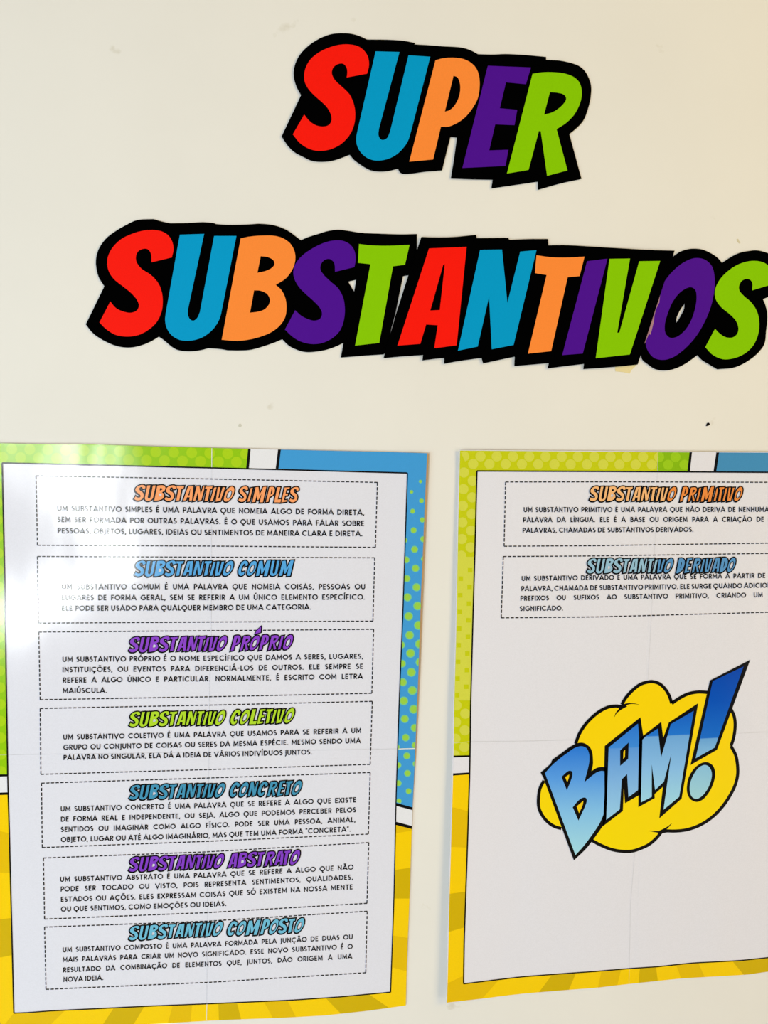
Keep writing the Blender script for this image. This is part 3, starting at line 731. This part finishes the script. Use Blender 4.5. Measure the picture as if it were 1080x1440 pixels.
def ln3(x0, y0, x1, y1, ym=None):
    if ym is None: return [(x0, y0), (x1, y1)]
    return [(x0, y0), (SEAM, ym), (x1, y1)]
paras_l = [
 (7.5, 6.55, [("UM SUBSTANTIVO SIMPLES \u00c9 UMA PALAVRA QUE NOMEIA ALGO DE FORMA DIRETA,", ln3(80.3,718.6,512.4,724.4,721.4)),
        ("SEM SER FORMADA POR OUTRAS PALAVRAS. \u00c9 O QUE USAMOS PARA FALAR SOBRE", ln3(80.3,734.2,512.4,739.8,737)),
        ("PESSOAS, OBJETOS, LUGARES, IDEIAS OU SENTIMENTOS DE MANEIRA CLARA E DIRETA.", ln3(80.7,750.0,510,754.2,752.6))]),
 (7.4, 6.5, [("UM SUBSTANTIVO COMUM \u00c9 UMA PALAVRA QUE NOMEIA COISAS, PESSOAS OU", ln3(86.5,829,513.8,828.7,828.6)),
        ("LUGARES DE FORMA GERAL, SEM SE REFERIR A UM \u00daNICO ELEMENTO ESPEC\u00cdFICO.", ln3(86.5,844.3,513.4,843.3,843.9)),
        ("ELE PODE SER USADO PARA QUALQUER MEMBRO DE UMA CATEGORIA.", ln3(86.5,859.2,438,857.2,858.4))]),
 (7.2, 6.45, [("UM SUBSTANTIVO PR\u00d3PRIO \u00c9 O NOME ESPEC\u00cdFICO QUE DAMOS A SERES, LUGARES,", ln3(87.5,930.9,510.8,926.4,929.3)),
        ("INSTITUI\u00c7\u00d5ES, OU EVENTOS PARA DIFERENCI\u00c1-LOS DE OUTROS. ELE SEMPRE SE", ln3(87.5,945.4,510.8,940.6,943.6)),
        ("REFERE A ALGO \u00daNICO E PARTICULAR. NORMALMENTE, \u00c9 ESCRITO COM LETRA", ln3(88,960.2,510.3,954.6,958)),
        ("MAI\u00daSCULA.", ln3(88,975,150.5,974.4))]),
 (7.1, 6.4, [("UM SUBSTANTIVO COLETIVO \u00c9 UMA PALAVRA QUE USAMOS PARA SE REFERIR A UM", ln3(88.5,1040,507.9,1030.8,1036.4)),
        ("GRUPO OU CONJUNTO DE COISAS OU SERES DA MESMA ESP\u00c9CIE. MESMO SENDO UMA", ln3(88.9,1054.5,507.3,1045,1050.3)),
        ("PALAVRA NO SINGULAR, ELA D\u00c1 A IDEIA DE V\u00c1RIOS INDIV\u00cdDUOS JUNTOS.", ln3(88.9,1068.9,439,1061,1064.6))]),
 (7.0, 6.35, [("UM SUBSTANTIVO CONCRETO \u00c9 UMA PALAVRA QUE SE REFERE A ALGO QUE EXISTE", ln3(85,1141.2,501,1128.2,1136)),
        ("DE FORMA REAL E INDEPENDENTE, OU SEJA, ALGO QUE PODEMOS PERCEBER PELOS", ln3(85.2,1155.6,500.7,1142.2,1150)),
        ("SENTIDOS OU IMAGINAR COMO ALGO F\u00cdSICO. PODE SER UMA PESSOA, ANIMAL,", ln3(85.3,1170,500,1156,1164.2)),
        ("OBJETO, LUGAR OU AT\u00c9 ALGO IMAGIN\u00c1RIO, MAS QUE TEM UMA FORMA \"CONCRETA\".", ln3(85.6,1184.3,493.3,1169.4,1178.4))]),
 (6.9, 6.3, [("UM SUBSTANTIVO ABSTRATO \u00c9 UMA PALAVRA QUE SE REFERE A ALGO QUE N\u00c3O", ln3(84.2,1240.1,497,1222.8,1234)),
        ("PODE SER TOCADO OU VISTO, POIS REPRESENTA SENTIMENTOS, QUALIDADES,", ln3(85,1253.9,496.4,1236.8,1247)),
        ("ESTADOS OU A\u00c7\u00d5ES. ELES EXPRESSAM COISAS QUE S\u00d3 EXISTEM NA NOSSA MENTE", ln3(85.2,1268.3,496.2,1250.6,1261.4)),
        ("OU QUE SENTIMOS, COMO EMO\u00c7\u00d5ES OU IDEIAS.", ln3(85.6,1282.1,318.6,1274.1,1275.2))]),
 (6.8, 6.2, [("UM SUBSTANTIVO COMPOSTO \u00c9 UMA PALAVRA FORMADA PELA JUN\u00c7\u00c3O DE DUAS OU", ln3(87.9,1339.3,496.2,1320.8,1331.6)),
        ("MAIS PALAVRAS PARA CRIAR UM NOVO SIGNIFICADO. ESSE NOVO SUBSTANTIVO \u00c9 O", ln3(88.0,1353.1,495.9,1334.4,1345)),
        ("RESULTADO DA COMBINA\u00c7\u00c3O DE ELEMENTOS QUE, JUNTOS, D\u00c3O ORIGEM A UMA", ln3(88.5,1367.5,495.3,1348.2,1359)),
        ("NOVA IDEIA.", ln3(88.9,1381,145.6,1378.2))]),
]
def paragraph(surf, parent, cap, lines, sx=None):
    mb = MB(surf)
    if sx is None: sx = text_line(MB(lambda x, z: 0), lines[-1][0], lines[-1][1], cap, 0)
    for i, (tx, bs) in enumerate(lines):
        last = i == len(lines)-1
        text_line(mb, tx, bs, cap, 3.6, None if last else sx)
    build(mb, 'text_paragraph', TEXTINK, parent, kind='stuff')
for cap, sx, lines in paras_l: paragraph(surf_left, left, cap, lines)

bs = MB(surf_left)  # narrow brown strip painting the shadow past the poster's right edge
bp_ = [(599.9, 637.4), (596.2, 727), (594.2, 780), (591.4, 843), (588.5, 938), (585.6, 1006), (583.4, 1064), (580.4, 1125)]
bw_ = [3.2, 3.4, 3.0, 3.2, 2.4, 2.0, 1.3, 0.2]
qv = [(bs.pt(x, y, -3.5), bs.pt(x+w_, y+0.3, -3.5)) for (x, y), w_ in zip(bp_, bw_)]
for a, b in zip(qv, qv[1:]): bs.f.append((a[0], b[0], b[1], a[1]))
build(bs, 'shadow_strip', mat('brown_shadow', (182, 146, 108), 0.7, 0.1, False), left, 'thin brown shadow strip painted past the right edge')

# ---------- right poster
RX0, RZ0 = wallxz(645, 633); RX1, RZ1 = wallxz(628, 1410)
def surf_right(x, z):
    v = min(1, max(0, (RZ0 - z) / (RZ0 - RZ1)))
    l = max(0.0, 1-(x-RX1)/0.085)
    top = max(0.0, 1-(RZ0+0.01-z)/0.05)
    return 0.0018 + 0.0056*l*l*(0.06+0.94*v) + 0.0012*top*top
T2e = [(645.6, 632.6), (840, 634.2), (925, 634.8), (1080, 635.6), (1222, 637.0)]
L2e = [(645.6, 632.6), (642.8, 750), (640.6, 875), (637.2, 1000), (636.6, 1061), (633.2, 1183), (630.4, 1275), (628.5, 1367), (627.2, 1410.8)]
B2e = [(627.2, 1410.8), (678, 1405), (732, 1398.2), (790, 1393.4), (840, 1389.6), (884, 1384.4), (960, 1376.4), (1040, 1372), (1053, 1371), (1080, 1367), (1186, 1352)]
R2e = [(1222, 637), (1205, 1000), (1186, 1352)]
iT2 = [(670.7, 662.3), (860, 663), (1080, 664.2), (1196, 665)]
iL2 = [(670.7, 662.3), (667.8, 776.7), (665, 872), (661.6, 1000), (661.2, 1045), (660.4, 1091.7), (656.5, 1214), (652.8, 1321), (651.9, 1383.6)]
iB2 = [(651.9, 1383.6), (690, 1379), (732, 1373.9), (790, 1369.5), (840, 1366), (884.4, 1362.2), (924, 1359.6), (973, 1354.4), (1040, 1351), (1080, 1346.8), (1162, 1337)]
iR2 = [(1196, 665), (1180, 1000), (1162, 1337)]
right = make_poster('white laminated poster with two text boxes and a yellow BAM burst, at the right',
                    surf_right, T2e, B2e, L2e, R2e, iT2, iB2, iL2, iR2, 0.475, 0.535, PAPER_R,
                    [(925.3, 635), (921, 765), (915.6, 877), (911, 958), (905, 1045), (886.7, 1272), (884.5, 1384)], [(638, 1044.5), (661, 1043), (750, 1042), (860, 1038.8), (905, 1037.7), (1030, 1031.6), (1205, 1024)])
YG = mat('border_yellow_green', (200, 206, 12)); YGD = mat('border_yellow_green_dot', (213, 215, 74)); GR2 = mat('border_green_deep', (138, 188, 8)); GR2D = mat('border_green_deep_dot', (158, 204, 24))
SKY2 = mat('border_blue_deep', (70, 144, 196))
M0 = 1.6                                               # white margin left outside the print
def shift(pl, dx, dy): return [(x+dx, y+dy) for x, y in pl]
Tp, Lp, Bp = shift(T2e, 0, 1.0), shift(L2e, 1.3, 0), shift(B2e, 0, -0.6)
g = MB(surf_right)
band(g, 0, Tp, iT2, (646.9, 670.7), (925.2, 924), 1.0, 16)
band(g, 1, Lp, iL2, (633.6, 662.3), (1062.6, 1062.0), 1.0, 24)
build(g, 'green_border', YG, right, 'faded yellow-green halftone border print')
g = MB(surf_right); band(g, 0, Tp, iT2, (925.2, 924), (969.7, 966.6), 1.0, 4)
build(g, 'green_border', GR2, right, 'deeper green border print past the sheet seam')
def cp(x, y): return (620+x/4.5, 610+y/4.5)
zA = band_poly(0, Tp, iT2, (646.9, 660), (925.2, 924)); zB = band_poly(0, Tp, iT2, (925.2, 924), (969.4, 966.4))
for k in range(14):
    for (x0, y0) in ((652.8, 641.6), (665.4, 652.4)):
        x = x0+22.85*k; y = y0+(x-650)*0.004
        for z, tg in ((zA, YGD), (zB, GR2D)):
            c = clip(circle(x, y, 7.2), z)
            piece(surf_right, 'halftone_dot', tg, right, c, 1.6)
zC = band_poly(1, Lp, iL2, (633.6, 662.3), (850, 850)); zD = band_poly(1, Lp, iL2, (850, 850), (1062.0, 1061.4))
for k in range(18):
    xa = 652.4-k*0.75; y = 664.4+23.4*k
    for (cx, cy) in ((xa, y), (xa+12.4, y+11.6)):
        if cy > 786 and cy < 985:
            q = [(cx-3.2, cy-3.2+9), (cx+3.2, cy-3.2+9), (cx+3.2, cy+3.2+9), (cx-3.2, cy+3.2+9)]
            for z in (zC, zD):
                c = clip(q, z)
                piece(surf_right, 'halftone_square', YG, right, c, 1.9)
        else:
            for z in (zC, zD):
                c = clip(circle(cx, cy, 7.2), z)
                piece(surf_right, 'halftone_dot', YGD, right, c, 1.6)
for (a, b) in (((783, 783), (850, 850)), ((850, 850), (985, 985))):
    pband(surf_right, 'pale_strip', YGD, right, 1, Lp, iL2, a, b, 1.6, 6)
pband(surf_right, 'divider_bar', INK, right, 0, Tp, iT2, (969.7, 966.6), (973.2, 970.2), 2.0, 1); pband(surf_right, 'divider_bar', INK, right, 0, Tp, iT2, (1007.4, 1003.2), (1011.2, 1007.2), 2.0, 1)
pband(surf_right, 'divider_bar', INK, right, 1, Lp, iL2, (1062.6, 1062), (1065.3, 1064.4), 2.0, 1); pband(surf_right, 'divider_bar', INK, right, 1, Lp, iL2, (1087.6, 1086.2), (1090.7, 1089.0), 2.0, 1)

pband(surf_right, 'white_gap', PAPER_R, right, 0, Tp, iT2, (973.2, 970.2), (1007.4, 1003.2), 1.0, 3); pband(surf_right, 'white_gap', PAPER_R, right, 1, Lp, iL2, (1065.3, 1064.4), (1087.6, 1086.2), 1.0, 2)

sb = MB(surf_right)
band(sb, 0, Tp, iT2, (1011.2, 1007.2), (1222, 1196), 1.0, 10); band(sb, 1, R2e, iR2, (637, 665), (1100, 1096), 1.0, 14)
build(sb, 'blue_border', SKY2, right, 'blue border print')
yb = MB(surf_right)
band(yb, 1, Lp, iL2, (1090.7, 1089), (1410.8, 1383.6), 1.0, 40); band(yb, 0, Bp, iB2, (628.5, 651.9), (1186, 1162), 1.0, 30)
band(yb, 1, R2e, iR2, (1100, 1096), (1352, 1337), 1.0, 10)
build(yb, 'yellow_border', YEL, right, 'yellow border print')
pband(surf_right, 'yellow_ray', YELM, right, 1, Lp, iL2, (1135, 1141), (1191, 1192), 2.0, 8); pband(surf_right, 'dark_yellow_ray', YELD, right, 1, Lp, iL2, (1257, 1254), (1310.5, 1304), 2.0, 8)
pband(surf_right, 'yellow_ray', YELM, right, 1, Lp, iL2, (1383, 1372), (1410.8, 1383.6), 2.0, 4); pband(surf_right, 'yellow_ray', YELM, right, 0, Bp, iB2, (628.5, 651.9), (678, 702), 2.0, 8)
pband(surf_right, 'dark_yellow_ray', YELD, right, 0, Bp, iB2, (758, 776.6), (800, 810), 2.0, 8); pband(surf_right, 'yellow_ray', YELM, right, 0, Bp, iB2, (841, 846), (868, 873.5), 2.0, 6)
pband(surf_right, 'dark_yellow_ray', YELD, right, 0, Bp, iB2, (898, 900), (925, 922.5), 2.0, 6); pband(surf_right, 'yellow_ray', YELM, right, 0, Bp, iB2, (958, 951), (991, 982), 2.0, 6); pband(surf_right, 'dark_yellow_ray', YELD, right, 0, Bp, iB2, (1046, 1030), (1100, 1085), 2.0, 8)

dashed_box(surf_right, [(711,677.8),(860,677.6),(1080,678.2),(1152,678.6)], [(708.9,768.2),(840,767.4),(925,766),(1080,763.8),(1146,762.6)], right)
dashed_box(surf_right, [(707.8,782.7),(840,781.8),(1080,778.2),(1146,777.2)], [(704.9,868.9),(840,867.6),(1080,861),(1140,859)], right)
heading(surf_right, right, 'PRIMITIVO', (827.2,953.0,705.2,705.4,21.8,21.8), (954.2,1046.0,705.6,705.2,21.6,21.6), (246,186,126), 'orange', None, 931, (238,142,66))
heading(surf_right, right, 'DERIVADO', (823.4,948.4,806.6,805.8,21.6,21.6), (949.2,1036.2,806.0,804.6,21.6,21.6), (150,192,220), 'blue', None, 922, (88,150,208))
pr1 = [("UM SUBSTANTIVO PRIMITIVO \u00c9 UMA PALAVRA QUE N\u00c3O DERIVA DE NENHUMA OUTRA", [(736.2,720.2),(1080,719.8),(1116,719.8)]),
       ("PALAVRA DA L\u00cdNGUA. ELE \u00c9 A BASE OU ORIGEM PARA A CRIA\u00c7\u00c3O DE OUTRAS", [(735.6,734.4),(1080,733.6),(1116,733.4)]),
       ("PALAVRAS, CHAMADAS DE SUBSTANTIVOS DERIVADOS.", [(734.9,749.2),(975.4,748)])]
pr2 = [("UM SUBSTANTIVO DERIVADO \u00c9 UMA PALAVRA QUE SE FORMA A PARTIR DE OUTRA", [(733.3,817.0),(1080,812.7),(1112,812)]),
       ("PALAVRA, CHAMADA DE SUBSTANTIVO PRIMITIVO. ELE SURGE QUANDO ADICIONAMOS", [(732.9,831.2),(860,829.6),(1080,826.4),(1112,825.8)]),
       ("PREFIXOS OU SUFIXOS AO SUBSTANTIVO PRIMITIVO, CRIANDO UM NOVO", [(731.8,844.9),(1080,839.8),(1111,839)]),
       ("SIGNIFICADO.", [(731,859.3),(792,858.6)])]
paragraph(surf_right, right, 6.9, pr1); paragraph(surf_right, right, 6.8, pr2)

# ---------- the BAM burst printed on the right poster
k = 6.353
def tr(txt, org, closed=True): return smooth(txt, org, k, closed, 6)
q2, q3, q4, q5 = '@750,920,6.353 ', '@900,920,6.353 ', '@750,1060,6.353 ', '@900,1060,6.353 '
lobe1 = tr(q4+"250,668 190,650 130,610 80,550 50,480 46,400 60,310 95,240", (0,0), False)
lobe2 = tr(q2+"378,800 410,715 460,635 530,560 610,500 680,470 740,464 800,470", (0,0), False)
lobe3 = tr(q2+"790,450 830,385 890,320 960,268 1040,246 @900,920,6.353 110,245 170,262 220,305 260,370 284,440", (0,0), False)
lobe4 = tr(q3+"284,440 350,395 430,355 520,338 612,342", (0,0), False)
lobe5 = tr(q3+"812,490 840,550 850,620 845,700 830,770 812,820", (0,0), False)
lobe6 = tr(q3+"812,820 850,890 @900,1060,6.353 866,60 873,180 850,280 800,380 730,480 640,570 530,640 420,678 320,690 220,688", (0,0), False)
lobe7 = tr(q5+"190,700 150,750 80,810 0,848 @750,1060,6.353 880,870 800,872 700,855 600,815 520,772", (0,0), False)
burst = MB(surf_right)
loop = lobe1 + lobe2 + lobe3 + lobe4[1:] + lobe5 + lobe6[1:] + lobe7
burst.poly([loop], 3.0)
pix2 = lambda x, y: (y-960)/(1205-960)
bo = burst.build('burst_cloud', ramp_mat('burst_yellow', 'gy', [(0.0, (255, 216, 2)), (0.4, (255, 216, 10)), (1.0, (250, 222, 2))]), right, 'yellow comic explosion cloud', attr=('gy', pix2))
bl = MB(surf_right)
for lb in (lobe1, lobe2, lobe3, lobe4, lobe5, lobe6, lobe7): bl.strip(lb, 4.5, 3.6)
tl = tr(q2+"760,480 790,462 830,448 880,440 946,450", (0,0), False); bl.strip(tl, 4.6, 3.8, taper=[1-0.95*i/(len(tl)-1) for i in range(len(tl))])
tl = tr(q2+"830,455 790,480 760,505 738,530 725,560", (0,0), False); bl.strip(tl, 4.6, 3.9, taper=[1-0.95*i/(len(tl)-1) for i in range(len(tl))])
tl = tr(q5+"250,688 190,700 140,696 78,688", (0,0), False); bl.strip(tl, 4.4, 3.8, taper=[1-0.9*i/(len(tl)-1) for i in range(len(tl))])
tl = tr(q5+"180,700 220,676 255,650 285,620", (0,0), False); bl.strip(tl, 4.6, 3.9, taper=[1-0.95*i/(len(tl)-1) for i in range(len(tl))])
build(bl, 'burst_outline', INK, bo, 'black outline of the explosion cloud')

def bam(letter, black, fill, holes, yhole, stops, g0, g1, slope=0.0):
    b = MB(surf_right)
    for lp in black: b.poly([lp], 4.2)
    f = MB(surf_right); f.poly([fill] + list(holes), 5.0)
    gy = lambda x, y: (y + slope*(x-900) - g0)/(g1-g0)
    fo = f.build('burst_letter', ramp_mat('bam_' + letter, 'gy', [(p, (c[0], min(255, c[1]*1.02), min(255, c[2]*1.09))) for p, c in stops]), right, 'blue gradient ' + letter, attr=('gy', gy))
    build(b, 'letter_outline', INK, fo, 'thick black outline')
    if yhole:
        y = MB(surf_right)
        for h in yhole: y.poly([h], 6.4)
        build(y, 'counter', mat('burst_yellow_flat', (250, 208, 12)), fo, 'yellow showing through the letter')
pale = (166, 218, 222)
bam('letter B',
    [tr(q4+"65,168c 160,80 @750,920,6.353 165,950 250,885 340,820 400,793 450,793 500,825 525,870 533,940 @750,1060,6.353 532,100 520,155c 570,125 620,118 660,125c 660,560c 625,640c 540,760 470,850 362,953c 90,215c", (0,0))],
    tr(q4+"104,173c 160,110 240,40 @750,920,6.353 300,885 370,838 430,822 475,840 498,890 500,953 @750,1060,6.353 488,130 455,255c 520,200 570,165 610,153 635,157c 636,350c 626,545c 590,625 520,730 440,835 376,905c", (0,0)),
    [tr(q4+"252,207c 290,170 320,152 345,158 350,190 335,240 300,328c", (0,0)), tr(q4+"352,478c 400,420 440,393 470,395 478,420 460,475 403,597c", (0,0))],
    [tr(q4+"285,208c 320,186c 318,210 303,253c", (0,0)), tr(q4+"387,470c 447,420c 440,460 408,530c", (0,0))],
    [(0, (40, 120, 208)), (0.3, (88, 156, 222)), (0.6, (132, 192, 226)), (1, pale)], 1050, 1200)
bam('letter A',
    [tr(q4+"638,-70c 957,-327c 990,-110c 962,360c 820,442c 808,310c 800,510c 622,648c", (0,0))],
    tr(q2+"673,833c 935,620c 945,745c @750,1060,6.353 935,325c 850,388c 838,180c 790,228c 772,497c 652,590c", (0,0)),
    [tr(q4+"775,-30c 852,-102c 848,45c 775,108c", (0,0))],
    [tr(q4+"805,-20c 820,-36c 818,30c 803,45c", (0,0)), tr(q4+"810,318c 816,440c 804,452c", (0,0))],
    [(0, (40, 116, 205)), (0.262, (62, 138, 212)), (0.268, (92, 152, 214)), (0.6, (128, 180, 222)), (1, (156, 206, 226))], 1015, 1150, 0.04)
bam('letter M',
    [tr(q3+"20,735c 190,603c 207,750c 258,610c 520,437c 372,1290c 172,1467c 205,1185c 130,1250c 132,1285c -15,1367c -8,760c", (0,0))],
    tr(q3+"22,765c 50,735c 160,665c 188,925c 275,625c 480,505c 350,1274c 210,1389c 245,1140c 281,885c 213,1139c 135,1214c 105,984c 105,1274c 8,1324c", (0,0)),
    [], None,
    [(0, (8, 86, 186)), (0.28, (34, 118, 204)), (0.29, (112, 168, 214)), (0.6, (138, 190, 226)), (1, pale)], 995, 1140, 0.05)
bam('exclamation mark stroke',
    [tr(q3+"625,235c 985,50c 688,855c 451,990c", (0,0))],
    tr(q3+"650,240c 925,110c 668,833c 497,930c", (0,0)), [], None,
    [(0, (0, 66, 164)), (0.45, (0, 82, 180)), (0.845, (24, 108, 196)), (0.852, (106, 164, 210)), (1, (130, 184, 218))], 935, 1062, 0.05)
bam('exclamation mark dot',
    [tr(q5+"600,75 650,105 672,170 660,250 620,340 560,410 505,430 450,405 422,350 420,280 440,200 490,125 545,85", (0,0))],
    tr(q5+"580,100 615,115 640,165 635,235 600,320 550,380 505,403 465,385 445,330 450,260 480,185 530,120", (0,0)), [], None,
    [(0, (136, 190, 216)), (1, (166, 212, 212))], 1070, 1126)
